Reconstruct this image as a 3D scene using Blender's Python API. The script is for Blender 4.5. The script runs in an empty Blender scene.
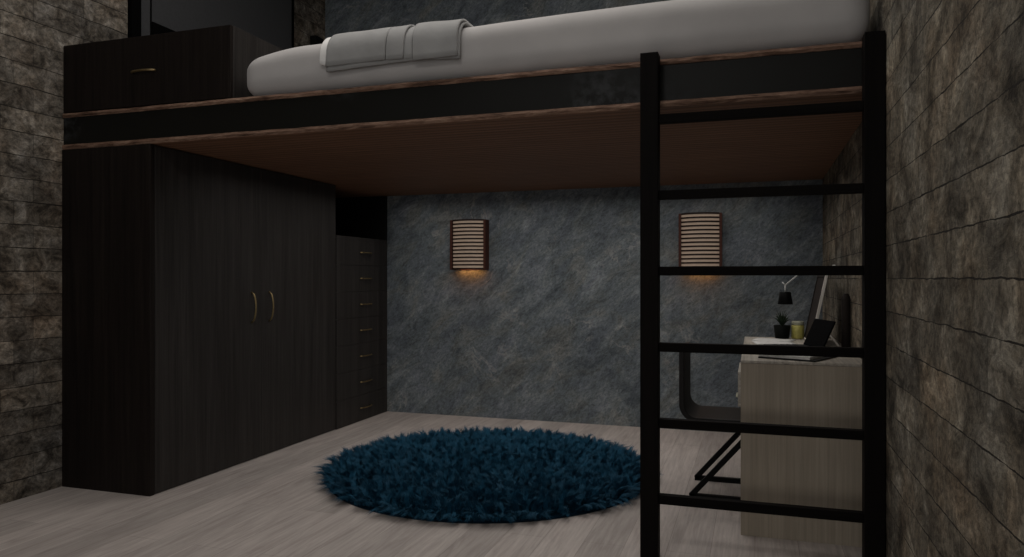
import bpy, bmesh, math, random
from mathutils import Vector, Matrix, noise
random.seed(7)
scene = bpy.context.scene
COL = scene.collection

# ------------------------------------------------------------------ helpers
def new_mat(name):
    m = bpy.data.materials.new(name); m.use_nodes = True
    nt = m.node_tree
    b = nt.nodes['Principled BSDF']
    return m, nt, b

def N(nt, typ, **kw):
    n = nt.nodes.new(typ)
    for k, v in kw.items():
        if k.startswith('i_'):
            key = k[2:]
            key = int(key) if key.isdigit() else key.replace('_', ' ')
            n.inputs[key].default_value = v
        else:
            setattr(n, k, v)
    return n

def L(nt, a, b): nt.links.new(a, b)

def coords(nt, rot=(0, 0, 0), scale=(1, 1, 1), loc=(0, 0, 0)):
    g = N(nt, 'ShaderNodeNewGeometry')
    m = N(nt, 'ShaderNodeMapping')
    m.inputs['Rotation'].default_value = rot
    m.inputs['Scale'].default_value = scale
    m.inputs['Location'].default_value = loc
    L(nt, g.outputs['Position'], m.inputs['Vector'])
    return m.outputs['Vector']

def ramp(nt, fac, stops):
    r = N(nt, 'ShaderNodeValToRGB')
    el = r.color_ramp.elements
    while len(el) < len(stops): el.new(0.5)
    for e, (p, c) in zip(el, stops):
        e.position = p; e.color = (*c, 1)
    L(nt, fac, r.inputs['Fac'])
    return r.outputs['Color']

def mix(nt, fac, a, b, mode='MIX'):
    n = N(nt, 'ShaderNodeMix', data_type='RGBA', blend_type=mode)
    if isinstance(fac, (int, float)): n.inputs[0].default_value = fac
    else: L(nt, fac, n.inputs[0])
    for s, v in ((6, a), (7, b)):
        if isinstance(v, tuple): n.inputs[s].default_value = (*v, 1)
        else: L(nt, v, n.inputs[s])
    return n.outputs[2]

def bump(nt, b, h, strength=.3, dist=.01):
    n = N(nt, 'ShaderNodeBump')
    n.inputs['Strength'].default_value = strength
    n.inputs['Distance'].default_value = dist
    L(nt, h, n.inputs['Height']); L(nt, n.outputs['Normal'], b.inputs['Normal'])

def noise_tex(nt, vec, scale, detail=6, rough=.6, dist=0):
    n = N(nt, 'ShaderNodeTexNoise')
    n.inputs['Scale'].default_value = scale; n.inputs['Detail'].default_value = detail
    n.inputs['Roughness'].default_value = rough; n.inputs['Distortion'].default_value = dist
    L(nt, vec, n.inputs['Vector'])
    return n.outputs['Fac']

def plain(name, col, rough=.5, metal=0, spec=.5, emit=0):
    m, nt, b = new_mat(name)
    v = coords(nt)
    f = noise_tex(nt, v, 60, 3)
    c = ramp(nt, f, [(.3, tuple(x * .88 for x in col)), (.7, tuple(min(1, x * 1.1) for x in col))])
    L(nt, c, b.inputs['Base Color'])
    b.inputs['Roughness'].default_value = rough; b.inputs['Metallic'].default_value = metal
    b.inputs['Specular IOR Level'].default_value = spec
    if emit:
        b.inputs['Emission Color'].default_value = (*col, 1); b.inputs['Emission Strength'].default_value = emit
    return m

def wood(name, dark, light, axis='Z', scale=1.0, rough=.5, spec=.4, fine=1.0, con=1.0):
    """grain streaks running along the given world axis"""
    m, nt, b = new_mat(name)
    s = [22 * scale] * 3; s['XYZ'.index(axis)] = .9 * scale
    v = coords(nt, scale=tuple(s))
    f = noise_tex(nt, v, 1.0, 5, .65, .3)
    s2 = [110 * scale * fine] * 3; s2['XYZ'.index(axis)] = 2.5 * scale
    f2 = noise_tex(nt, coords(nt, scale=tuple(s2)), 1.0, 3, .6)
    c = ramp(nt, f, [(.3, dark), (.7, light)])
    c2 = ramp(nt, f2, [(.35, (1-.28*con,)*3), (.65, (1+.15*con,)*3)])
    L(nt, mix(nt, 1.0, c, c2, 'MULTIPLY'), b.inputs['Base Color'])
    b.inputs['Roughness'].default_value = rough; b.inputs['Specular IOR Level'].default_value = spec
    bump(nt, b, f2, .12, .003)
    return m

def stone_tiles(name, off, fs, mort, warm):
    m, nt, b = new_mat(name)
    g = N(nt, 'ShaderNodeNewGeometry')
    sep = N(nt, 'ShaderNodeSeparateXYZ'); L(nt, g.outputs['Position'], sep.inputs[0])
    # slightly wavy courses
    wv = noise_tex(nt, g.outputs['Position'], 9, 3)
    md = N(nt, 'ShaderNodeMath', operation='MULTIPLY_ADD'); L(nt, wv, md.inputs[0])
    md.inputs[1].default_value = .014; md.inputs[2].default_value = off
    az = N(nt, 'ShaderNodeMath', operation='ADD'); L(nt, sep.outputs['Z'], az.inputs[0]); L(nt, md.outputs[0], az.inputs[1])
    cmb = N(nt, 'ShaderNodeCombineXYZ'); L(nt, sep.outputs['Y'], cmb.inputs[0]); L(nt, az.outputs[0], cmb.inputs[1])
    br = N(nt, 'ShaderNodeTexBrick', offset=.37, offset_frequency=2, squash=.6, squash_frequency=3)
    br.inputs['Scale'].default_value = 1; br.inputs['Mortar Size'].default_value = mort
    br.inputs['Mortar Smooth'].default_value = .4; br.inputs['Bias'].default_value = 0
    br.inputs['Brick Width'].default_value = .47; br.inputs['Row Height'].default_value = .1155
    br.inputs['Color1'].default_value = (.70, .70, .70, 1); br.inputs['Color2'].default_value = (1.22, 1.19, 1.14, 1)
    br.inputs['Mortar'].default_value = (.5, .5, .5, 1)
    L(nt, cmb.outputs[0], br.inputs['Vector'])
    # open bed joints between the courses
    dv = N(nt, 'ShaderNodeMath', operation='DIVIDE'); L(nt, az.outputs[0], dv.inputs[0]); dv.inputs[1].default_value = .1155
    fr = N(nt, 'ShaderNodeMath', operation='FRACT'); L(nt, dv.outputs[0], fr.inputs[0])
    pp = N(nt, 'ShaderNodeMath', operation='PINGPONG'); L(nt, fr.outputs[0], pp.inputs[0]); pp.inputs[1].default_value = .5
    jn = noise_tex(nt, coords(nt), 7, 4)
    jw = N(nt, 'ShaderNodeMath', operation='MULTIPLY_ADD'); L(nt, jn, jw.inputs[0]); jw.inputs[1].default_value = .060; jw.inputs[2].default_value = -.014
    jd = N(nt, 'ShaderNodeMath', operation='LESS_THAN'); L(nt, pp.outputs[0], jd.inputs[0]); L(nt, jw.outputs[0], jd.inputs[1])
    f = noise_tex(nt, coords(nt, scale=(1, 1, 1.3)), fs, 10, .70, .7)
    c = ramp(nt, f, [(.36, (.038, .032, .026)), (.45, (.105, .092, .077)), (.56, (.185, .168, .147)), (.67, (.33, .31, .28))])
    f3 = noise_tex(nt, coords(nt, scale=(1, 1, 1.3)), 42, 6, .75, .4)
    c3 = ramp(nt, f3, [(.37, (.52, .52, .52)), (.5, (1, 1, 1)), (.64, (1.5, 1.48, 1.44))])
    f4 = noise_tex(nt, coords(nt), 2.6, 4)
    tint = ramp(nt, f4, [(.35, (1.08, .96, .86*warm)), (.5, (1.0, .98, .95*warm)), (.65, (.93, .95, .98*warm))])
    cc = mix(nt, 1, c, c3, 'MULTIPLY'); cc = mix(nt, 1, cc, br.outputs['Color'], 'MULTIPLY'); cc = mix(nt, 1, cc, tint, 'MULTIPLY')
    cc = mix(nt, jd.outputs[0], cc, (.018, .015, .012))
    L(nt, cc, b.inputs['Base Color'])
    b.inputs['Roughness'].default_value = .85; b.inputs['Specular IOR Level'].default_value = .25
    h = N(nt, 'ShaderNodeMath', operation='MULTIPLY_ADD')
    L(nt, jd.outputs[0], h.inputs[0]); h.inputs[1].default_value = -.5
    h2 = N(nt, 'ShaderNodeMath', operation='MULTIPLY_ADD'); L(nt, f3, h2.inputs[0]); h2.inputs[1].default_value = .35; L(nt, f, h2.inputs[2])
    L(nt, h2.outputs[0], h.inputs[2])
    bump(nt, b, h.outputs[0], .7, .022)
    return m

def slate(name):
    m, nt, b = new_mat(name)
    def diag(sx, sz):
        m2 = N(nt, 'ShaderNodeMapping'); m2.inputs['Scale'].default_value = (sx, 1, sz)
        L(nt, coords(nt, rot=(0, math.radians(42), 0)), m2.inputs['Vector'])
        return m2.outputs['Vector']
    v = diag(.9, 1.75)
    f = noise_tex(nt, v, 3.0, 10, .68, 1.3)
    c = ramp(nt, f, [(.3, (.078, .088, .098)), (.47, (.134, .147, .157)), (.6, (.192, .204, .212)), (.75, (.32, .33, .33))])
    f2 = noise_tex(nt, v, 42, 6, .78, .6)
    c2 = ramp(nt, f2, [(.36, (.55, .55, .55)), (.5, (.97, .97, .97)), (.66, (1.45, 1.45, 1.45))])
    # thin pale veins
    f3 = noise_tex(nt, coords(nt, rot=(0, math.radians(-20), 0)), 1.5, 8, .6, .9)
    vein = ramp(nt, f3, [(.488, (0, 0, 0)), (.5, (.5, .5, .5)), (.512, (0, 0, 0))])
    f4 = noise_tex(nt, coords(nt), 3, 2)
    vm = ramp(nt, f4, [(.5, (0, 0, 0)), (.7, (1, 1, 1))])
    ft = noise_tex(nt, diag(1, 1.8), 3.2, 5, .6, .8)
    tint = ramp(nt, ft, [(.36, (.93, .97, 1.03)), (.52, (.95, 1.0, 1.0)), (.66, (1.06, 1.02, .93))])
    cc = mix(nt, 1, c, c2, 'MULTIPLY'); cc = mix(nt, 1, cc, tint, 'MULTIPLY')
    fac = mix(nt, 1, vein, vm, 'MULTIPLY')
    cc = mix(nt, fac, cc, (.45, .43, .40))
    L(nt, cc, b.inputs['Base Color'])
    b.inputs['Roughness'].default_value = .75; b.inputs['Specular IOR Level'].default_value = .3
    bump(nt, b, f2, .25, .006)
    return m

def floor_mat(name):
    m, nt, b = new_mat(name)
    v = coords(nt, rot=(0, 0, math.radians(90)))
    br = N(nt, 'ShaderNodeTexBrick', offset=.43, offset_frequency=2)
    br.inputs['Scale'].default_value = 1; br.inputs['Mortar Size'].default_value = .0011
    br.inputs['Brick Width'].default_value = 1.25; br.inputs['Row Height'].default_value = .17
    br.inputs['Color1'].default_value = (.84, .83, .82, 1); br.inputs['Color2'].default_value = (1.08, 1.06, 1.05, 1)
    br.inputs['Mortar'].default_value = (.62, .6, .58, 1)
    L(nt, v, br.inputs['Vector'])
    f = noise_tex(nt, coords(nt, scale=(8, 1.1, 1)), 1.6, 8, .7, 1.4)
    c = ramp(nt, f, [(.28, (.32, .282, .262)), (.5, (.41, .37, .347)), (.72, (.49, .45, .42))])
    f2 = noise_tex(nt, coords(nt, scale=(70, 3, 1)), 1.0, 4, .6)
    c2 = ramp(nt, f2, [(.35, (.86, .86, .86)), (.65, (1.1, 1.1, 1.1))])
    cc = mix(nt, 1, c, c2, 'MULTIPLY'); cc = mix(nt, 1, cc, br.outputs['Color'], 'MULTIPLY')
    L(nt, cc, b.inputs['Base Color'])
    b.inputs['Roughness'].default_value = .55; b.inputs['Specular IOR Level'].default_value = .3
    bump(nt, b, f2, .08, .002)
    return m

def ribbed(name):
    """brown ribbed boards, ribs running along X"""
    m, nt, b = new_mat(name)
    w = N(nt, 'ShaderNodeTexWave', wave_type='BANDS', bands_direction='Y', wave_profile='SIN')
    w.inputs['Scale'].default_value = 5.6; w.inputs['Distortion'].default_value = .35
    w.inputs['Detail'].default_value = 2; w.inputs['Detail Scale'].default_value = .6
    L(nt, coords(nt), w.inputs['Vector'])
    f = noise_tex(nt, coords(nt, scale=(2.2, 60, 1)), 1.0, 6, .7)
    c = ramp(nt, f, [(.3, (.15, .075, .042)), (.7, (.31, .166, .098))])
    c2 = ramp(nt, w.outputs['Fac'], [(0, (.55, .53, .52)), (.3, (1, 1, 1))])
    L(nt, mix(nt, 1, c, c2, 'MULTIPLY'), b.inputs['Base Color'])
    b.inputs['Roughness'].default_value = .6; b.inputs['Specular IOR Level'].default_value = .25
    bump(nt, b, w.outputs['Fac'], .3, .004)
    return m

def live_edge(name):
    m, nt, b = new_mat(name)
    f = noise_tex(nt, coords(nt, scale=(9, 40, 55)), 1.0, 7, .75, .8)
    c = ramp(nt, f, [(.32, (.055, .028, .018)), (.46, (.17, .098, .066)), (.56, (.25, .155, .108)), (.70, (.36, .245, .175))])
    f2 = noise_tex(nt, coords(nt, scale=(5, 5, 30)), 1.3, 4, .6, .5)
    c2 = ramp(nt, f2, [(.36, (.45, .42, .40)), (.5, (1, 1, 1))])
    L(nt, mix(nt, 1, c, c2, 'MULTIPLY'), b.inputs['Base Color'])
    b.inputs['Roughness'].default_value = .7; b.inputs['Specular IOR Level'].default_value = .2
    bump(nt, b, f, .9, .010)
    return m

def fabric(name, col, rough=.9, wrinkle=.25, scale=6):
    m, nt, b = new_mat(name)
    f = noise_tex(nt, coords(nt), scale, 4, .5)
    c = ramp(nt, f, [(.3, tuple(x * .93 for x in col)), (.7, tuple(min(1, x * 1.05) for x in col))])
    L(nt, c, b.inputs['Base Color'])
    b.inputs['Roughness'].default_value = rough; b.inputs['Specular IOR Level'].default_value = .15
    b.inputs['Sheen Weight'].default_value = .15
    bump(nt, b, f, wrinkle, .02)
    return m

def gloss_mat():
    m, nt, b = new_mat('black_panel_with_reflections')
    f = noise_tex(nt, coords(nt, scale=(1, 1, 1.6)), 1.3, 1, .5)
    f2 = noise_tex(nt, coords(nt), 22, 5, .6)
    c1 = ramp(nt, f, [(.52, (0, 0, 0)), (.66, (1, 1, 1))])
    c2 = ramp(nt, f2, [(.42, (.006, .006, .005)), (.66, (.050, .053, .055))])  # cloudy grey reflections painted into the base colour
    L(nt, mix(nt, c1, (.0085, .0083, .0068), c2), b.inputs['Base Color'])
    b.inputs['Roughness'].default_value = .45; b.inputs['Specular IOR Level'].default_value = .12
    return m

M = {
 'stone_l': stone_tiles('stone_cladding_left', .01, 8.5, .0024, 1.0), 'stone_r': stone_tiles('stone_cladding_right', .048, 5.2, .0010, .93),
 'slate': slate('slate_wall'), 'floor': floor_mat('grey_oak_planks'),
 'ceiling': plain('ceiling_paint', (.35, .34, .33), .9),
 'dark_wood': wood('wenge_wood', (.0070, .0048, .0040), (.0145, .0108, .0090), 'Z', .8, .5, .15),
 'dark_wood_lit': wood('wenge_wood_lit', (.0180, .0156, .0142), (.0385, .0345, .0320), 'Z', .8, .5, .25),  # lighter copy of the dark wood; brighter +X faces put into the colour
 'ladder': wood('black_stained_wood', (.0030, .0022, .0019), (.0058, .0044, .0038), 'Z', 1, .7, .08),
 'rung': wood('black_stained_wood_rung', (.0035, .0028, .0024), (.0068, .0056, .0049), 'X', 1, .7, .05),
 'black': plain('black_lacquer', (.004, .0038, .0036), .6, 0, .2),
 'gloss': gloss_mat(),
 'edge': live_edge('waney_oak_edge'), 'ribbed': ribbed('ribbed_brown_boards'),
 'brass': plain('brass', (.27, .205, .105), .5, 1.0),
 'sheet': fabric('white_sheet', (.43, .415, .405), .9, .12, 5),
 'linen': fabric('white_linen', (.78, .77, .75), .9, .1, 8),
 'throw': fabric('grey_throw', (.30, .30, .295), .95, .15, 12),
 'desk': wood('pale_ash_veneer', (.30, .255, .195), (.36, .308, .24), 'Z', .9, .5, .3, con=.5),
 'desk_top': wood('pale_ash_top', (.34, .305, .255), (.46, .42, .36), 'Y', .9, .5, .3),
 'chair': plain('dark_brown_moulded_shell', (.012, .0105, .0098), .55, 0, .2),
 'metal_black': plain('black_powder_coat', (.004, .004, .004), .6, 0, .15),
 'frame_black': plain('window_frame_black', (.002, .002, .002), .8, 0, .03),
 'glass': plain('night_window_glass', (.052, .053, .056), .4, 0, .5),
 'lamp_wood': plain('red_brown_lamp_frame', (.060, .016, .008), .5, 0, .3),
 'slat': plain('dark_lamp_slat', (.016, .007, .005), .55, 0, .3),
 'white': plain('white_arm', (.62, .62, .60), .5),
 'paper': plain('white_paper', (.62, .61, .58), .8),
 'dark_cover': plain('black_cover', (.005, .005, .005), .5, 0, .3),
 'yellow': plain('yellow_wax_jar', (.52, .47, .13), .4),
 'jar_lid': plain('grey_glass_rim', (.40, .40, .30), .4),
 'pot': plain('black_pot', (.004, .005, .004), .7, 0, .12),
 'leaf': plain('dark_green_leaf', (.016, .028, .014), .55, 0, .3),
 'soil': plain('soil', (.01, .008, .006), .9),
 'board': plain('dark_brown_board', (.024, .019, .017), .6, 0, .15),
 'board_edge': wood('pale_board_edge', (.62, .58, .52), (.72, .68, .62), 'Z', 1, .5, .3),
 'upright': plain('dark_brown_upright', (.014, .010, .008), .7, 0, .2),
 'screen': plain('dark_screen', (.003, .003, .0035), .8, 0, .03),
 'keys': plain('dark_keyboard', (.012, .012, .013), .6, 0, .3),
}
def diffuser_mat():
    m, nt, b = new_mat('cream_lamp_diffuser')
    f = noise_tex(nt, coords(nt, scale=(1, 1, 3)), 20, 3)
    c = ramp(nt, f, [(.3, (.52, .38, .28)), (.7, (.60, .45, .34))])
    L(nt, c, b.inputs['Base Color']); L(nt, c, b.inputs['Emission Color'])
    b.inputs['Emission Strength'].default_value = DIFF_EMIT
    b.inputs['Roughness'].default_value = .6
    return m
DIFF_EMIT = .22
M['diffuser'] = diffuser_mat()
def bulb_mat():
    m, nt, b = new_mat('warm_bulb')
    b.inputs['Base Color'].default_value = (1, .6, .25, 1)
    b.inputs['Emission Color'].default_value = (1, .42, .10, 1); b.inputs['Emission Strength'].default_value = 6
    return m
M['bulb'] = bulb_mat()
def pile_mat():
    m, nt, b = new_mat('navy_rug_pile')
    f = noise_tex(nt, coords(nt), 14, 4, .6)
    c = ramp(nt, f, [(.3, (.0028, .040, .078)), (.7, (.0062, .080, .150))])
    L(nt, c, b.inputs['Base Color'])
    b.inputs['Roughness'].default_value = .75; b.inputs['Specular IOR Level'].default_value = .25
    return m
M['pile'] = pile_mat()
M['rug_back'] = plain('rug_backing', (.003, .012, .022), 1, 0, 0)

def obj(name, bm, mat, parent=None, smooth=False, bevel=0):
    me = bpy.data.meshes.new(name)
    bmesh.ops.recalc_face_normals(bm, faces=bm.faces)
    bm.to_mesh(me); bm.free()
    if smooth:
        for p in me.polygons: p.use_smooth = True
    o = bpy.data.objects.new(name, me); COL.objects.link(o)
    for mm in (mat if isinstance(mat, (list, tuple)) else [mat]): me.materials.append(mm)
    if bevel:
        md = o.modifiers.new('bevel', 'BEVEL'); md.width = bevel; md.segments = 2; md.limit_method = 'ANGLE'
    if parent: o.parent = parent
    return o

def box(bm, x0, x1, y0, y1, z0, z1, mi=0):
    vs = [bm.verts.new(p) for p in ((x0,y0,z0),(x1,y0,z0),(x1,y1,z0),(x0,y1,z0),(x0,y0,z1),(x1,y0,z1),(x1,y1,z1),(x0,y1,z1))]
    for f in ((3,2,1,0),(4,5,6,7),(0,1,5,4),(1,2,6,5),(2,3,7,6),(3,0,4,7)):
        fc = bm.faces.new([vs[i] for i in f]); fc.material_index = mi
    return vs

def bx(*a):
    bm = bmesh.new(); box(bm, *a); return bm

def tube(bm, pts, r, seg=10, square=False):
    if square: seg = 4
    rings = []
    pts = [Vector(p) for p in pts]
    rr = r if isinstance(r, (list, tuple)) else [r] * len(pts)
    for i, p in enumerate(pts):
        a = pts[max(i-1, 0)]; b_ = pts[min(i+1, len(pts)-1)]
        t = (b_ - a).normalized()
        up = Vector((0, 1, 0)) if abs(t.y) < .9 else Vector((1, 0, 0))
        u = t.cross(up).normalized(); v = t.cross(u).normalized()
        off = math.pi/4 if square else 0
        k = math.sqrt(2) if square else 1
        rings.append([bm.verts.new(p + (u*math.cos(off+2*math.pi*j/seg) + v*math.sin(off+2*math.pi*j/seg))*rr[i]*k) for j in range(seg)])
    for a, b_ in zip(rings, rings[1:]):
        for j in range(seg):
            bm.faces.new((a[j], a[(j+1)%seg], b_[(j+1)%seg], b_[j]))
    bm.faces.new(rings[0][::-1]); bm.faces.new(rings[-1])

def lathe(bm, prof, seg=32, c=(0,0,0)):
    rings = []
    for r, z in prof:
        if r < 1e-6: rings.append([bm.verts.new((c[0], c[1], c[2]+z))])
        else: rings.append([bm.verts.new((c[0]+r*math.cos(2*math.pi*j/seg), c[1]+r*math.sin(2*math.pi*j/seg), c[2]+z)) for j in range(seg)])
    for a, b_ in zip(rings, rings[1:]):
        for j in range(seg):
            q = [a[j % len(a)], a[(j+1) % len(a)], b_[(j+1) % len(b_)], b_[j % len(b_)]]
            u = []
            for x in q:
                if x not in u: u.append(x)
            if len(u) > 2: bm.faces.new(u)

def prism(bm, poly, axis, a, b_):
    """poly: 2D points in the two other axes"""
    def P(p, t):
        return {'Y': (p[0], t, p[1]), 'X': (t, p[0], p[1]), 'Z': (p[0], p[1], t)}[axis]
    A = [bm.verts.new(P(p, a)) for p in poly]; B = [bm.verts.new(P(p, b_)) for p in poly]
    n = len(poly)
    for i in range(n): bm.faces.new((A[i], A[(i+1)%n], B[(i+1)%n], B[i]))
    bm.faces.new(A[::-1]); bm.faces.new(B)

def thing(name, label, cat, loc=(0,0,0), rz=0, group=None):
    o = bpy.data.objects.new(name, None); COL.objects.link(o)
    o.empty_display_size = .1
    o.location = loc; o.rotation_euler = (0, 0, rz)
    o['label'] = label; o['category'] = cat
    if group: o['group'] = group
    return o

def struct(o): o['kind'] = 'structure'; return o

def copy_thing(root, loc, label, rz=0):
    r = root.copy(); COL.objects.link(r); r.location = loc; r.rotation_euler = (0, 0, rz); r['label'] = label
    for ch in list(root.children):
        c = ch.copy(); COL.objects.link(c); c.parent = r
        for g in list(ch.children):
            d = g.copy(); COL.objects.link(d); d.parent = c
    return r

# ------------------------------------------------------------------ the room
XL, XR, YB, YF, ZC = -3.484, .443, 5.51, -2.6, 3.75
struct(obj('floor', bx(XL-.1, XR+.1, YF, YB+.1, -.1, 0), M['floor']))
struct(obj('ceiling', bx(XL-.1, XR+.1, YF, YB+.1, ZC, ZC+.1), M['ceiling']))
struct(obj('wall_left', bx(XL-.1, XL, YF, YB+.1, 0, ZC), M['stone_l']))
struct(obj('wall_right', bx(XR, XR+.1, YF, YB+.1, 0, ZC), M['stone_r']))
struct(obj('wall_back', bx(XL, XR, YB, YB+.1, 0, ZC), M['slate']))

# window on the left wall above the loft
w = struct(bpy.data.objects.new('window_1', None)); COL.objects.link(w); w.location = (XL, 4.2, 2.35)
def wpart(name, m, *rects):
    bm = bmesh.new()
    for r in rects: box(bm, r[0], r[1], r[2]-4.2, r[3]-4.2, r[4]-2.35, r[5]-2.35)
    return obj(name, bm, m, w)
wpart('window_frame', M['frame_black'], (.002, .032, 3.415, 3.485, 2.35, 3.70), (.002, .032, 5.0, 5.018, 2.35, 3.70),
      (.002, .032, 3.485, 5.0, 2.35, 2.40), (.002, .032, 3.485, 5.0, 3.64, 3.70))
wpart('mullion', M['frame_black'], (.002, .026, 3.564, 3.572, 2.40, 3.64))
wpart('transom', M['frame_black'], (.002, .032, 3.572, 5.0, 2.575, 2.650))
wpart('pane', M['glass'], (.002, .02, 3.485, 3.564, 2.40, 3.64))
wpart('pane', M['glass'], (.002, .02, 3.572, 5.0, 2.650, 3.64))
wpart('pane', M['glass'], (.002, .02, 3.572, 5.0, 2.40, 2.575))

# ------------------------------------------------------------------ loft platform
def wavy_board(x0, x1, y0, y1, z0, z1, amp, seed):
    """board with an irregular sawn front edge"""
    bm = bmesh.new(); n = 150; rows = []
    for i in range(n+1):
        x = x0 + (x1-x0)*i/n
        a = noise.noise(Vector((x*3.1, seed, 0)))*amp + noise.noise(Vector((x*17, seed, 5)))*amp*.5
        t = noise.noise(Vector((x*9, seed, 9)))*.003
        fy = y0 + amp + a
        prof = [(y1, z0), (fy+.004, z0+t*.4), (fy-.002, (z0+z1)/2+t), (fy+.003, z1+t*.6), (y1, z1)]
        rows.append([bm.verts.new((x, p[0], p[1])) for p in prof])
    for a, b_ in zip(rows, rows[1:]):
        for j in range(5): bm.faces.new((a[j], a[(j+1)%5], b_[(j+1)%5], b_[j]))
    bm.faces.new(rows[0]); bm.faces.new(rows[-1][::-1])
    return bm
bed = thing('loft_platform', 'raised loft bed platform with brown waney boards and glossy black band spanning the room', 'loft bed', (0, 0, 1.782))
def shift(bm, dx=0, dy=0, dz=0):
    bmesh.ops.translate(bm, verts=bm.verts, vec=(dx, dy, dz)); return bm
PB, PT = 1.782, 1.972
obj('top_board', shift(wavy_board(XL+.002, XR-.002, 2.98, YB-.002, PT-.022, PT, .005, 3), dz=-PB), M['edge'], bed)
lb = obj('bottom_board', shift(wavy_board(XL+.002, XR-.002, 2.98, YB-.002, PB, PB+.025, .005, 8), dz=-PB), [M['edge'], M['ribbed']], bed)
for p in lb.data.polygons:
    if p.normal.z < -.9: p.material_index = 1
lb['label'] = 'brown ribbed underside board'
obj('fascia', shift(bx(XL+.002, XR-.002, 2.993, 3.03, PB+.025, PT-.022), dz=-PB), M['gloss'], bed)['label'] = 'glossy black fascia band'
obj('core', shift(bx(XL+.002, XR-.002, 3.03, YB-.002, PB+.026, PT-.023), dz=-PB), M['black'], bed)

# ------------------------------------------------------------------ wardrobe
def bow_handle_bm(length, stand, r, axis):
    """a bowed bar handle standing off its face along +X (axis Z or Y)"""
    pts = []
    for i in range(13):
        t = i/12; s = (t-.5)*length
        d = stand*min(1, math.sin(math.pi*t)**.45 if 0 < t < 1 else 0)
        pts.append((d, 0, s) if axis == 'Z' else (d, s, 0))
    bm = bmesh.new(); tube(bm, pts, r, 8); return bm
WX = -2.898; WY0, WY1 = 2.982, 4.722
wd = thing('wardrobe', 'tall dark wooden two-door wardrobe under the loft with brass pull handles', 'wardrobe', (-3.18, WY0, 0))
def rel(o_loc, *b6):
    return bx(b6[0]-o_loc[0], b6[1]-o_loc[0], b6[2]-o_loc[1], b6[3]-o_loc[1], b6[4]-o_loc[2], b6[5]-o_loc[2])
WL = (-3.18, WY0, 0)
obj('side_panel', rel(WL, XL+.002, WX, WY0, WY0+.03, 0, 1.780), M['dark_wood'], wd, bevel=.0015)
obj('carcass', rel(WL, XL+.002, WX-.022, WY0+.03, WY1, 0, 1.780), M['dark_wood'], wd)
ymid = (WY0+.03+WY1)/2
for y0, y1, hy in ((WY0+.032, ymid-.001, None), (ymid+.001, WY1, None)):
    d = obj('door', rel(WL, WX-.021, WX, y0, y1, .004, 1.777), M['dark_wood_lit'], wd, bevel=.0012)
    hy = 3.775 if y0 < 3.5 else 3.945
    hb = bow_handle_bm(.185, .032, .0055, 'Z'); shift(hb, WX-WL[0], hy-WL[1], .925)
    obj('handle', hb, M['brass'], d, smooth=True)['label'] = 'bowed brass pull handle'

# drawer tower with open niche
WX = -2.892
TL = (-3.18, WY1+.002, 0)
tw = thing('drawer_tower', 'tall dark wooden chest of seven drawers between the wardrobe and the grey stone back wall', 'drawer cabinet', TL)
obj('carcass', rel(TL, XL+.002, WX-.022, WY1+.002, YB-.002, 0, 1.416), M['dark_wood'], tw)
for k in range(7):
    d = obj('drawer', rel(TL, WX-.021, WX, WY1+.004, YB-.004, k*.2+.0008, k*.2+.1992), M['dark_wood_lit'], tw, bevel=.001)
    hb = bow_handle_bm(.175, .022, .0052, 'Y'); shift(hb, WX-TL[0], 5.15-TL[1], k*.2+.1)
    obj('handle', hb, M['brass'], d, smooth=True)
o = obj('niche_back', rel(TL, XL+.002, WX, YB-.03, YB-.002, 1.417, 1.780), M['black'], tw); o['label'] = 'black panel of the open niche above the drawers'
obj('top_rail', rel(TL, WX-.021, WX, WY1+.004, YB-.004, 1.4005, 1.416), M['dark_wood_lit'], tw)
obj('niche_side', rel(TL, XL+.002, XL+.03, WY1+.002, YB-.03, 1.417, 1.780), M['black'], tw)

# cabinet on the loft
CL = (-2.945, 2.99, PT)
cb = thing('storage_cabinet', 'low dark wooden drawer cabinet standing on the loft platform beside the mattress', 'cabinet', (CL[0], CL[1], PT+.003))
CL = (CL[0], CL[1], PT+.003)
obj('body', rel(CL, XL+.002, -2.417, 3.01, 3.62, PT+.003, 2.334), M['dark_wood_lit'], cb, bevel=.0015)
d = obj('drawer', rel(CL, XL+.004, -2.418, 2.99, 3.01, PT+.006, 2.332), M['dark_wood'], cb, bevel=.0012)
bm = bmesh.new()
tube(bm, [((i/12-.5)*.15, -.024*min(1, math.sin(math.pi*i/12)**.45 if 0 < i < 12 else 0), 0) for i in range(13)], .006, 8)
shift(bm, -2.947-CL[0], 0, 2.15-CL[2])
obj('handle', bm, M['brass'], d, smooth=True)['label'] = 'brass bar handle'

# black corner shelf behind the mattress
s = obj('wall_shelf', bx(-.028, .030, -.055, .055, -.09, .09), M['black'], bevel=.004)
s.location = (XL+.030, 5.335, 3.01)
s['label'] = 'small black box shelf on the left stone wall near the back corner above the mattress'; s['category'] = 'shelf'

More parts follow.
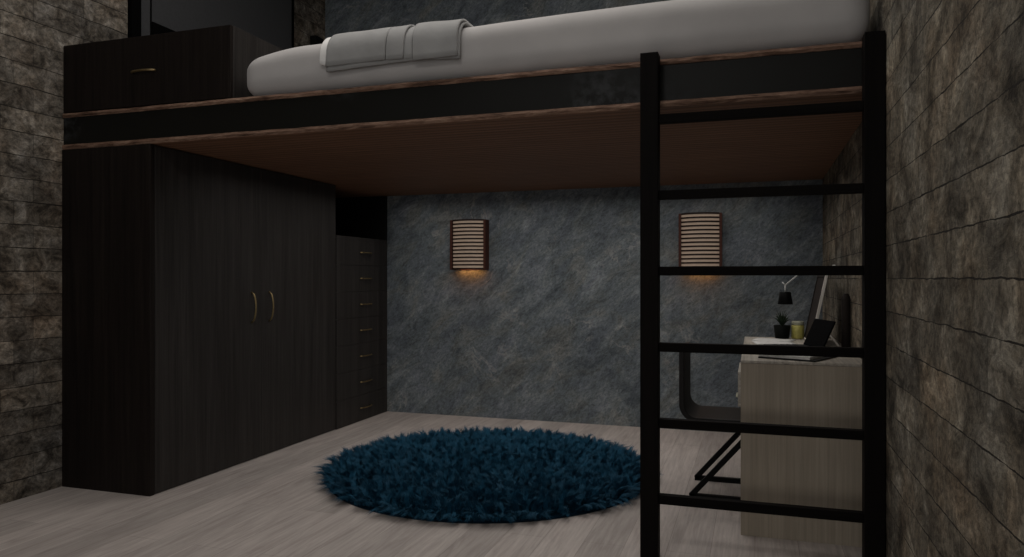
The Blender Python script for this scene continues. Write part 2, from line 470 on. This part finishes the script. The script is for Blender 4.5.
# ------------------------------------------------------------------ mattress
MX0, MX1, MY0, MY1, MZ0, MZ1 = -2.362, .412, 2.99, 4.95, PT+.003, 2.215
def mattress_bm():
    bm = bmesh.new()
    nx, ny, nz = 140, 60, 14
    bmesh.ops.create_cube(bm, size=2)
    bmesh.ops.delete(bm, geom=bm.verts[:], context='VERTS')
    cache = {}
    def V(u, v, w):
        k = (round(u, 5), round(v, 5), round(w, 5))
        if k not in cache: cache[k] = bm.verts.new(k)
        return cache[k]
    def grid(f, na, nb):
        for i in range(na):
            for j in range(nb):
                q = [f(i/na*2-1, j/nb*2-1), f((i+1)/na*2-1, j/nb*2-1), f((i+1)/na*2-1, (j+1)/nb*2-1), f(i/na*2-1, (j+1)/nb*2-1)]
                bm.faces.new([V(*p) for p in q])
    grid(lambda a, b_: (a, b_, 1), nx, ny); grid(lambda a, b_: (a, b_, -1), nx, ny)
    grid(lambda a, b_: (a, -1, b_), nx, nz); grid(lambda a, b_: (a, 1, b_), nx, nz)
    grid(lambda a, b_: (-1, a, b_), ny, nz); grid(lambda a, b_: (1, a, b_), ny, nz)
    hx, hy, hz = (MX1-MX0)/2, (MY1-MY0)/2, (MZ1-MZ0)/2
    R = .085
    for v in bm.verts:
        p = Vector((v.co.x*hx, v.co.y*hy, v.co.z*hz))
        c = Vector((max(-hx+R, min(hx-R, p.x)), max(-hy+R, min(hy-R, p.y)), max(-hz+R, min(hz-R, p.z))))
        # rounder top edge, tighter bottom
        r = R
        d = p - c
        if d.length > 1e-6:
            mx = max(abs(d.x), abs(d.y), abs(d.z))
            d = d.normalized()*mx
        q = c + d
        x = q.x + (MX0+MX1)/2; y = q.y + (MY0+MY1)/2; z = q.z + (MZ0+MZ1)/2
        k = max(0, (q.z+hz)/(2*hz))
        z += k*(.012*min(1, max(0, (x+1.15)/.5)) + .003*noise.noise(Vector((x*1.3, y*1.2, 2))) + .003*noise.noise(Vector((x*4, y*4, 5))))
        y += .008*noise.noise(Vector((x*2.2, z*4, 8)))*(1 if y < 3.3 else 0)
        e = max(0, 1-(x-MX0)/.32); z -= k*.052*e**1.5
        v.co = (x, max(y, 2.984), max(z, PT+.003))
    return bm
mt = obj('mattress', shift(mattress_bm(), 1.0, -3.9, -PT), M['sheet'], smooth=True)
mt.location = (-1.0, 3.9, PT)
mt['label'] = 'long thick white mattress lying on the loft platform'; mt['category'] = 'mattress'

# grey throw draped over its front edge
def prof(t, off):
    """path over the mattress: back on the top, round the front edge, down the front; t = arc length from the front lip (0) upwards"""
    yf = 2.978 - off; zt = MZ1 + .005 + off; R = .10
    zc = zt - R
    # t measured from bottom z
    return yf, zt, R, zc
def drape(x0, x1, zb0, zb1, back, off, slantl=0, slantr=0, thick=.010, seed=0):
    """cloth strip; zb0/zb1 hem heights at its two ends"""
    bm = bmesh.new(); n, m_ = 26, 26; fr, bk = [], []
    for i in range(n+1):
        f = i/n; row, row2 = [], []
        zb = zb0 + (zb1-zb0)*f
        for j in range(m_+1):
            yf, zt, R, zc = prof(0, off)
            l1 = zc - zb; l2 = R*math.pi/2; l3 = back
            s = (l1+l2+l3)*j/m_
            if s < l1: y, z, ny_, nz_ = yf, zb+s, -1, 0
            elif s < l1+l2:
                a = (s-l1)/R; y = yf + R - R*math.cos(a); z = zc + R*math.sin(a); ny_, nz_ = -math.cos(a), math.sin(a)
            else: y = yf + R + (s-l1-l2); z = zt; ny_, nz_ = 0, 1
            k = j/m_
            x = x0 + (x1-x0)*f + (slantl*(1-f) + slantr*f)*k
            wv = .005*noise.noise(Vector((x*9, z*6+seed, seed)))
            p = Vector((x, y + ny_*wv, z + nz_*wv)); nn = Vector((0, ny_, nz_))
            row.append(bm.verts.new(p + nn*thick)); row2.append(bm.verts.new(p))
        fr.append(row); bk.append(row2)
    for i in range(n):
        for j in range(m_):
            bm.faces.new((fr[i][j], fr[i+1][j], fr[i+1][j+1], fr[i][j+1]))
            bm.faces.new((bk[i][j], bk[i][j+1], bk[i+1][j+1], bk[i+1][j]))
    for i in range(n):
        bm.faces.new((fr[i][0], bk[i][0], bk[i+1][0], fr[i+1][0])); bm.faces.new((fr[i][m_], fr[i+1][m_], bk[i+1][m_], bk[i][m_]))
    for j in range(m_):
        bm.faces.new((fr[0][j], fr[0][j+1], bk[0][j+1], bk[0][j])); bm.faces.new((fr[n][j], bk[n][j], bk[n][j+1], fr[n][j+1]))
    return bm
TO = (-1.53, 3.05, MZ1)
th = thing('throw_blanket', 'folded grey throw draped over the front edge of the white mattress', 'blanket', TO)
def tpart(name, bm, m):
    return obj(name, shift(bm, -TO[0], -TO[1], -TO[2]), m, th, smooth=True)
tpart('under_layer', drape(-1.868, -1.425, 2.048, 2.062, .35, .004, .03, 0, .012, 1), M['throw'])
tpart('under_layer', drape(-1.425, -1.21, 2.062, 2.050, .35, .004, 0, 0, .010, 2), M['throw'])
tpart('fold', drape(-1.866, -1.563, 2.070, 2.074, .40, .016, .05, .03, .010, 3), M['throw'])
tpart('fold', drape(-1.558, -1.475, 2.072, 2.070, .38, .017, .028, .026, .010, 4), M['throw'])
tpart('fold', drape(-1.470, -1.432, 2.070, 2.068, .38, .012, .026, -.012, .008, 7), M['throw'])
tpart('fold', drape(-1.424, -1.216, 2.056, 2.060, .42, .017, -.016, .0, .012, 5), M['throw'])
tpart('turned_corner', drape(-1.905, -1.868, 2.085, 2.075, .36, .008, .04, .05, .008, 6), M['linen'])['label'] = 'white turned-back corner'

# ------------------------------------------------------------------ ladder
ld = thing('ladder', 'black wooden six-rung ladder standing against the loft edge beside the right stone wall', 'ladder', (0, 2.94, 0))
for x0, x1 in ((-.426, -.357), (.372, .4395)):
    obj('post', bx(x0, x1, -.035, .034, 0, 1.98), M['ladder'], ld, bevel=.002)
for k in range(6):
    obj('rung', bx(-.357, .372, -.018, .018, .238+.297*k-.0175, .238+.297*k+.0175), M['rung'], ld, bevel=.002)

# ------------------------------------------------------------------ desk
DX0, DX1, DY0, DY1 = -.058, .441, 3.324, 4.68
DL = (.19, 4.0, 0)
dk = thing('desk', 'pale wooden desk with slab sides against the right stone wall under the loft', 'desk', DL)
obj('top', rel(DL, DX0, DX1, DY0, DY1, .738, .75), M['desk_top'], dk, bevel=.002)
obj('side_panel', rel(DL, DX0, DX1, DY0+.002, DY0+.03, 0, .737), M['desk'], dk, bevel=.001)
obj('side_panel', rel(DL, DX0, DX1, DY1-.032, DY1-.002, 0, .737), M['desk'], dk, bevel=.001)
obj('back_panel', rel(DL, DX1-.02, DX1, DY0+.03, DY1-.032, .40, .737), M['desk'], dk)
obj('drawer_box', rel(DL, DX0+.02, DX1-.02, DY0+.03, DY0+.42, .545, .737), M['desk'], dk)
d = obj('drawer', rel(DL, DX0-.012, DX0+.02, DY0+.031, DY0+.418, .545, .695), M['desk_top'], dk, bevel=.001)
hb = bmesh.new(); tube(hb, [(0, -.05, 0), (-.008, -.05, 0), (-.008, .05, 0), (0, .05, 0)], .004, 8)
shift(hb, DX0-.012-DL[0], DY0+.2-DL[1], .57)
obj('handle', hb, M['jar_lid'], d, smooth=True)

# chair
def L_profile(th_, x0, x1, ztop, zs, R, off=0):
    """outer + inner line of a bent sheet: back at x0, seat top at zs"""
    out, inn = [], []
    out.append((x0, ztop)); inn.append((x0+th_, ztop))
    n = 10
    for i in range(n+1):
        a = math.pi + (math.pi/2)*i/n
        cx, cz = x0+R+th_, zs+R
        inn.append((cx+R*math.cos(a), cz+R*math.sin(a)))
        out.append((cx+(R+th_)*math.cos(a), cz+(R+th_)*math.sin(a)))
    out.append((x1, zs-th_)); inn.append((x1, zs))
    return out + inn[::-1]
CHL = (-.15, 3.985, 0)
ch = thing('desk_chair', 'dark brown moulded chair on a black sled frame pulled up to the pale desk', 'chair', CHL)
bm = bmesh.new(); prism(bm, [(p[0]-CHL[0], p[1]) for p in L_profile(.026, -.362, .085, .752, .405, .065)], 'Y', -.192, .192)
obj('seat_shell', bm, M['chair'], ch, bevel=.004)
for s_ in (-1, 1):
    bm = bmesh.new(); y = s_*.178
    tube(bm, [(.0-CHL[0], y, .366), (-.305-CHL[0], y, .013)], .0125, square=True)
    obj('leg', bm, M['metal_black'], ch)
    bm = bmesh.new(); tube(bm, [(-.312-CHL[0], y, .0125), (.07-CHL[0], y, .0125)], .0125, square=True)
    obj('floor_rail', bm, M['metal_black'], ch)
bm = bmesh.new(); tube(bm, [(.07-CHL[0], -.19, .0125), (.07-CHL[0], .19, .0125)], .0125, square=True)
obj('cross_rail', bm, M['metal_black'], ch)
bm = bmesh.new(); tube(bm, [(0-CHL[0], -.19, .366), (0-CHL[0], .19, .366)], .0125, square=True)
obj('cross_rail', bm, M['metal_black'], ch)

# ------------------------------------------------------------------ things on the desk
ZD = .751
# note pad at the near end
ang = math.atan2(-.095, .214)
npd = thing('notebook', 'white notepad with a black cover lying at the near end of the desk', 'notebook', (.012, 3.435, ZD), ang)
obj('cover', bx(0, .250, 0, .30, 0, .006), M['dark_cover'], npd, bevel=.002)
obj('page_block', bx(.004, .225, .004, .296, .006, .018), M['paper'], npd, bevel=.001)
# laptop
lp_a = math.atan2(.25, -.07) - math.pi/2
lpt = thing('laptop', 'open black laptop on the desk behind the notepad facing the chair', 'laptop', (.268, 3.93, ZD), lp_a)
bs = obj('base', bx(-.20, .0, -.13, .13, .002, .014), M['dark_cover'], lpt, bevel=.003)
bm = bmesh.new()
for r in range(4):
    for k in range(11): box(bm, -.15+r*.03, -.126+r*.03, -.118+k*.0216, -.100+k*.0216, .014, .0155)
obj('keyboard', bm, M['keys'], bs)
sc = bmesh.new(); box(sc, -.004, .004, -.13, .13, 0, .145)
bmesh.ops.rotate(sc, verts=sc.verts, cent=(0,0,0), matrix=Matrix.Rotation(math.radians(24), 3, 'Y'))
shift(sc, .004, 0, .012)
so = obj('screen', sc, M['screen'], lpt, bevel=.002)
# loose papers
for (x, y, a, lab) in ((.10, 4.22, .12, 'white sheet of paper on the desk nearest the laptop'), (.10, 4.44, -.2, 'white sheet of paper on the desk beside the plant pot')):
    bm = bmesh.new(); n = 8; g = []
    for i in range(n+1):
        g.append([bm.verts.new(((i/n-.5)*.21, (j/n-.5)*.20, .001+.005*max(0, noise.noise(Vector((i*.45+x*9, j*.45+y*5, 1)))))) for j in range(n+1)])
    for i in range(n):
        for j in range(n): bm.faces.new((g[i][j], g[i+1][j], g[i+1][j+1], g[i][j+1]))
    ex = bmesh.ops.extrude_face_region(bm, geom=bm.faces[:])
    bmesh.ops.translate(bm, verts=[v for v in ex['geom'] if isinstance(v, bmesh.types.BMVert)], vec=(0, 0, .001))
    p = obj('paper_sheet', bm, M['paper'], smooth=True); p.location = (x, y, ZD); p.rotation_euler.z = a
    p['label'] = lab; p['category'] = 'paper'; p['group'] = 'papers on the desk'
# plant
pl = thing('potted_plant', 'small spiky green plant in a black pot at the far end of the desk', 'plant', (.150, 4.58, ZD))
bm = bmesh.new(); lathe(bm, [(0, 0), (.034, 0), (.038, .004), (.047, .076), (.045, .078), (.042, .070), (0, .068)], 28)
obj('pot', bm, M['pot'], pl, smooth=True)
bm = bmesh.new(); lathe(bm, [(0, .062), (.042, .064), (.030, .072), (0, .074)], 20)
obj('soil', bm, M['soil'], pl, smooth=True)
bm = bmesh.new()
for k in range(22):
    a = k*2.4; tilt = .15 + .75*(k/22); ln = .095 - .03*(k/22)
    pts, rr = [], []
    for i in range(6):
        t = i/5; rad = math.sin(tilt*(.5+.5*t))*ln*t; zz = .068 + math.cos(tilt*t)*ln*t
        pts.append((rad*math.cos(a), rad*math.sin(a), zz)); rr.append(max(.0008, .0075*(1-t)**.7*(.5+t if t < .5 else 1)))
    tube(bm, pts, rr, 6)
obj('foliage', bm, M['leaf'], pl, smooth=True)
# candle jar
cj = thing('candle_jar', 'yellow candle jar with a grey rim beside the black plant pot', 'candle', (.236, 4.60, ZD))
bm = bmesh.new(); lathe(bm, [(0, 0), (.030, 0), (.035, .005), (.036, .070), (.033, .078), (0, .078)], 28)
obj('jar', bm, M['yellow'], cj, smooth=True)
bm = bmesh.new(); lathe(bm, [(0, .079), (.031, .079), (.034, .084), (.034, .098), (.031, .102), (0, .102)], 28)
obj('lid', bm, M['jar_lid'], cj, smooth=True)
# tilted board
tb = thing('tabletop_board', 'tall dark board with pale edges tilted back on the desk against the right wall', 'board', (.272, 4.12, ZD))
def tilt(bm, a=math.radians(11.5)):
    bmesh.ops.rotate(bm, verts=bm.verts, cent=(0,0,0), matrix=Matrix.Rotation(a, 3, 'Y')); return bm
H_, W_ = .375, .47
bm = bmesh.new(); box(bm, -.001, .010, .013, W_-.013, .012, H_-.012); obj('panel', tilt(bm), M['board'], tb)
bm = bmesh.new(); box(bm, -.003, .011, 0, .013, .004, H_)
box(bm, -.006, .014, .013, W_-.013, .004, .012)
obj('frame', tilt(bm), M['board_edge'], tb, bevel=.001)['label'] = 'pale wooden edge frame'
bm = bmesh.new(); box(bm, -.006, .014, .013, W_-.013, H_-.012, H_); box(bm, -.006, .014, W_-.013, W_, .004, H_)
obj('dark_rail', tilt(bm), M['board'], tb)
bm = bmesh.new(); tube(bm, [(.055, .008, .11), (.135, .008, .004)], .004, square=True)
obj('strut', bm, M['board_edge'], tb)
# slim dark cylinder close to the right wall
vs = thing('slim_upright', 'slim dark brown cylinder standing on the desk beside the right wall', 'upright', (.419, 3.91, ZD))
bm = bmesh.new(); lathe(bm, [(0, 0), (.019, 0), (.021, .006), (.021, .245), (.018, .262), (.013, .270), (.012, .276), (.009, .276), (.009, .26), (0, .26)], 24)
obj('body', bm, M['upright'], vs, smooth=True)
# swing-arm wall lamp
SL = (XR-.001, 4.66, 1.15)
sl = thing('swing_arm_lamp', 'small black shaded lamp on a thin white jointed arm above the desk', 'lamp', SL)
def P3(x, y, z): return (x-SL[0], y-SL[1], z-SL[2])
bm = bmesh.new(); tube(bm, [P3(XR-.001, 4.66, 1.15), P3(XR-.016, 4.66, 1.15)], .03, 20); obj('wall_plate', bm, M['white'], sl)
bm = bmesh.new(); tube(bm, [P3(XR-.012, 4.66, 1.15), P3(.33, 4.64, 1.155), P3(.255, 4.62, 1.135), P3(.168, 4.60, 1.062)], .0042, 8); obj('arm', bm, M['white'], sl, smooth=True)
bm = bmesh.new(); tube(bm, [P3(.168, 4.60, 1.062), P3(.168, 4.60, 1.018)], .0042, 8); tube(bm, [P3(.168, 4.60, 1.062), P3(.152, 4.60, 1.078)], .004, 8)
obj('joint', bm, M['white'], sl, smooth=True)
bm = bmesh.new()
lathe(bm, [(.0, .072), (.030, .072), (.031, .070), (.042, 0), (.040, 0), (.029, .066), (0, .067)], 28, P3(.168, 4.60, .950))
obj('lamp_shade', bm, M['metal_black'], sl, smooth=True)

# ------------------------------------------------------------------ wall sconces
SG = 'slatted wall lamps on the slate back wall'
def sconce(loc, label):
    t = thing('wall_sconce', label, 'wall lamp', loc, 0, SG)
    hw, h = .144, .388
    obj('back_plate', bx(-hw, hw, -.012, 0, 0, h), M['lamp_wood'], t)
    for s_ in (-1, 1):
        obj('side_panel', bx(*((-hw-.006, -hw+.012) if s_ < 0 else (hw-.012, hw+.006)), -.085, 0, -.002, h+.002), M['lamp_wood'], t, bevel=.002)
    def arc(r_off, n=20):
        pts = []
        for i in range(n+1):
            a = i/n*2-1
            x = a*(hw-.012); y = -.068 - .052*(1-a*a) + r_off
            pts.append((x, y))
        return pts
    def shell(z0, z1, o0, o1):
        bm = bmesh.new(); A, B = arc(o0), arc(o1)
        prism(bm, A + B[::-1], 'Z', z0, z1); return bm
    obj('diffuser', shell(.006, h-.006, .010, .014), M['diffuser'], t, smooth=False)['label'] = 'cream curved diffuser'
    n = 13
    for k in range(n+1):
        z = k*(h-.008)/n
        obj('slat', shell(z, z+.0125, -.004, .009), M['slat'], t)
    bm = bmesh.new(); lathe(bm, [(0, 0), (.012, .004), (.020, .02), (.020, .035), (.010, .055), (0, .06)], 16, (0, -.05, .05))
    obj('bulb', bm, M['bulb'], t, smooth=True)
    return t
s1 = sconce((-2.147, YB-.001, 1.172), 'slatted half-round wall lamp left of the ladder glowing warm below')
s2 = copy_thing(s1, (-.371, YB-.001, 1.176), 'slatted half-round wall lamp on the back wall seen between the ladder posts')

# ------------------------------------------------------------------ rug
RC = (-1.44, 3.97); RR = .895
rg = thing('shaggy_rug', 'round dark blue shaggy rug on the pale floor under the loft', 'rug', (*RC, 0))
bm = bmesh.new(); lathe(bm, [(0, .0), (RR, .0), (RR+.004, .004), (RR, .012), (0, .014)], 96)
obj('backing', bm, M['rug_back'], rg)
rnd = random.Random(11)
verts, faces = [], []
NT = 4600
def tuft(x, y, ang_, lean, ln, n):
    r0 = Vector((math.cos(ang_), math.sin(ang_), 0)); side0 = Vector((-math.sin(ang_), math.cos(ang_), 0))
    tip = Vector((x, y, 0)) + r0*ln*math.sin(lean) + Vector((0, 0, .012 + ln*math.cos(lean)))
    ctrl = Vector((x, y, 0)) + r0*ln*.18 + Vector((0, 0, .012 + ln*(.42+.25*math.cos(lean))))
    for q in range(n):
        base = Vector((x+rnd.uniform(-.016, .016), y+rnd.uniform(-.016, .016), .012))
        t_ = tip + Vector((rnd.gauss(0, .010), rnd.gauss(0, .010), rnd.gauss(0, .005)))
        c_ = ctrl + Vector((rnd.gauss(0, .008), rnd.gauss(0, .008), rnd.gauss(0, .004)))
        t_.z = max(t_.z, .010)
        w = rnd.uniform(.0011, .0021)
        sd = (side0 + Vector((rnd.uniform(-.5, .5), rnd.uniform(-.5, .5), rnd.uniform(-.4, .4)))).normalized()
        b0 = len(verts)
        for i in range(4):
            t = i/3; p = base*(1-t)**2 + c_*2*t*(1-t) + t_*t*t
            ww = w*(1, 1.05, .8, .1)[i]
            verts.append(tuple(p - sd*ww)); verts.append(tuple(p + sd*ww))
        for i in range(3):
            k_ = b0 + 2*i; faces.append((k_, k_+1, k_+3, k_+2))
for k in range(NT):
    r = RR*math.sqrt((k+.5)/NT); a = k*2.399963 + rnd.uniform(-.25, .25)
    x, y = r*math.cos(a)+rnd.uniform(-.014, .014), r*math.sin(a)+rnd.uniform(-.014, .014)
    w_ = min(1, r/RR*1.1)
    dx = math.cos(a)*.55*w_ + rnd.gauss(0, .75); dy = math.sin(a)*.55*w_ + rnd.gauss(0, .75)
    d_ = math.atan2(dy, dx); lean = rnd.uniform(.25, 1.05)
    sh = 1
    e_ = math.hypot((x+.03)/1.5, y-.03)
    if e_ < .22:
        if rnd.random() < .45: continue
        lean = rnd.uniform(.1, .7); sh = .60
    if r > RR*.95: d_ = a + rnd.uniform(-.8, .8); lean = rnd.uniform(.8, 1.45)
    tuft(x, y, d_, lean, rnd.uniform(.060, .095)*sh, 17)
me = bpy.data.meshes.new('pile'); me.from_pydata(verts, [], faces); me.materials.append(M['pile'])
po = bpy.data.objects.new('pile', me); COL.objects.link(po); po.parent = rg; po['kind'] = 'stuff'

# ------------------------------------------------------------------ light
def area(name, loc, size, power, col, rot=(0, 0, 0)):
    l = bpy.data.lights.new(name, 'AREA'); l.shape = 'RECTANGLE'; l.size, l.size_y = size
    l.energy = power; l.color = col
    o = bpy.data.objects.new(name, l); COL.objects.link(o); o.location = loc; o.rotation_euler = rot
    return o
LG = dict(ceil=31, lamp=30, right=14, under=16.5, world=.60, glow=.21)
area('ceiling_light', (-1.4, 2.95, ZC-.03), (2.6, 1.2), LG['ceil'], (1, .95, .9))
area('entry_ceiling_light', (-.9, -.45, ZC-.03), (.5, .5), LG['lamp'], (1, .96, .92))
area('side_fill', (XR-.02, -.9, 1.7), (1.6, 2.4), LG['right'], (1, .97, .94), (0, math.radians(90), 0))  # added fill from the right; the wall has no window here
area('under_loft_fill', (-1.30, 4.38, PB-.02), (2.9, 2.0), LG['under'], (1, .96, .92)).data.spread = math.radians(150)  # added fill that brightens the space below the platform, no fixture there
for x in (-2.147, -.371):
    area('sconce_light', (x, YB-.030, 1.180), (.20, .030), LG['glow'], (1, .40, .09))
wld = bpy.data.worlds.new('world'); scene.world = wld; wld.use_nodes = True
bg = wld.node_tree.nodes['Background']
bg.inputs['Color'].default_value = (.95, .97, 1, 1); bg.inputs['Strength'].default_value = LG['world']

# ------------------------------------------------------------------ camera
cam = bpy.data.cameras.new('camera'); cam.sensor_width = 36; cam.lens = 741/1024*36; cam.clip_start = .02
co = bpy.data.objects.new('camera', cam); COL.objects.link(co)
co.location = (0, 0, 1.1); co.rotation_euler = (math.radians(90), 0, math.radians(18.15))
scene.camera = co
scene.view_settings.view_transform = 'Standard'; scene.view_settings.look = 'None'
scene.view_settings.exposure = 0; scene.view_settings.gamma = 1; scene.view_settings.use_curve_mapping = False
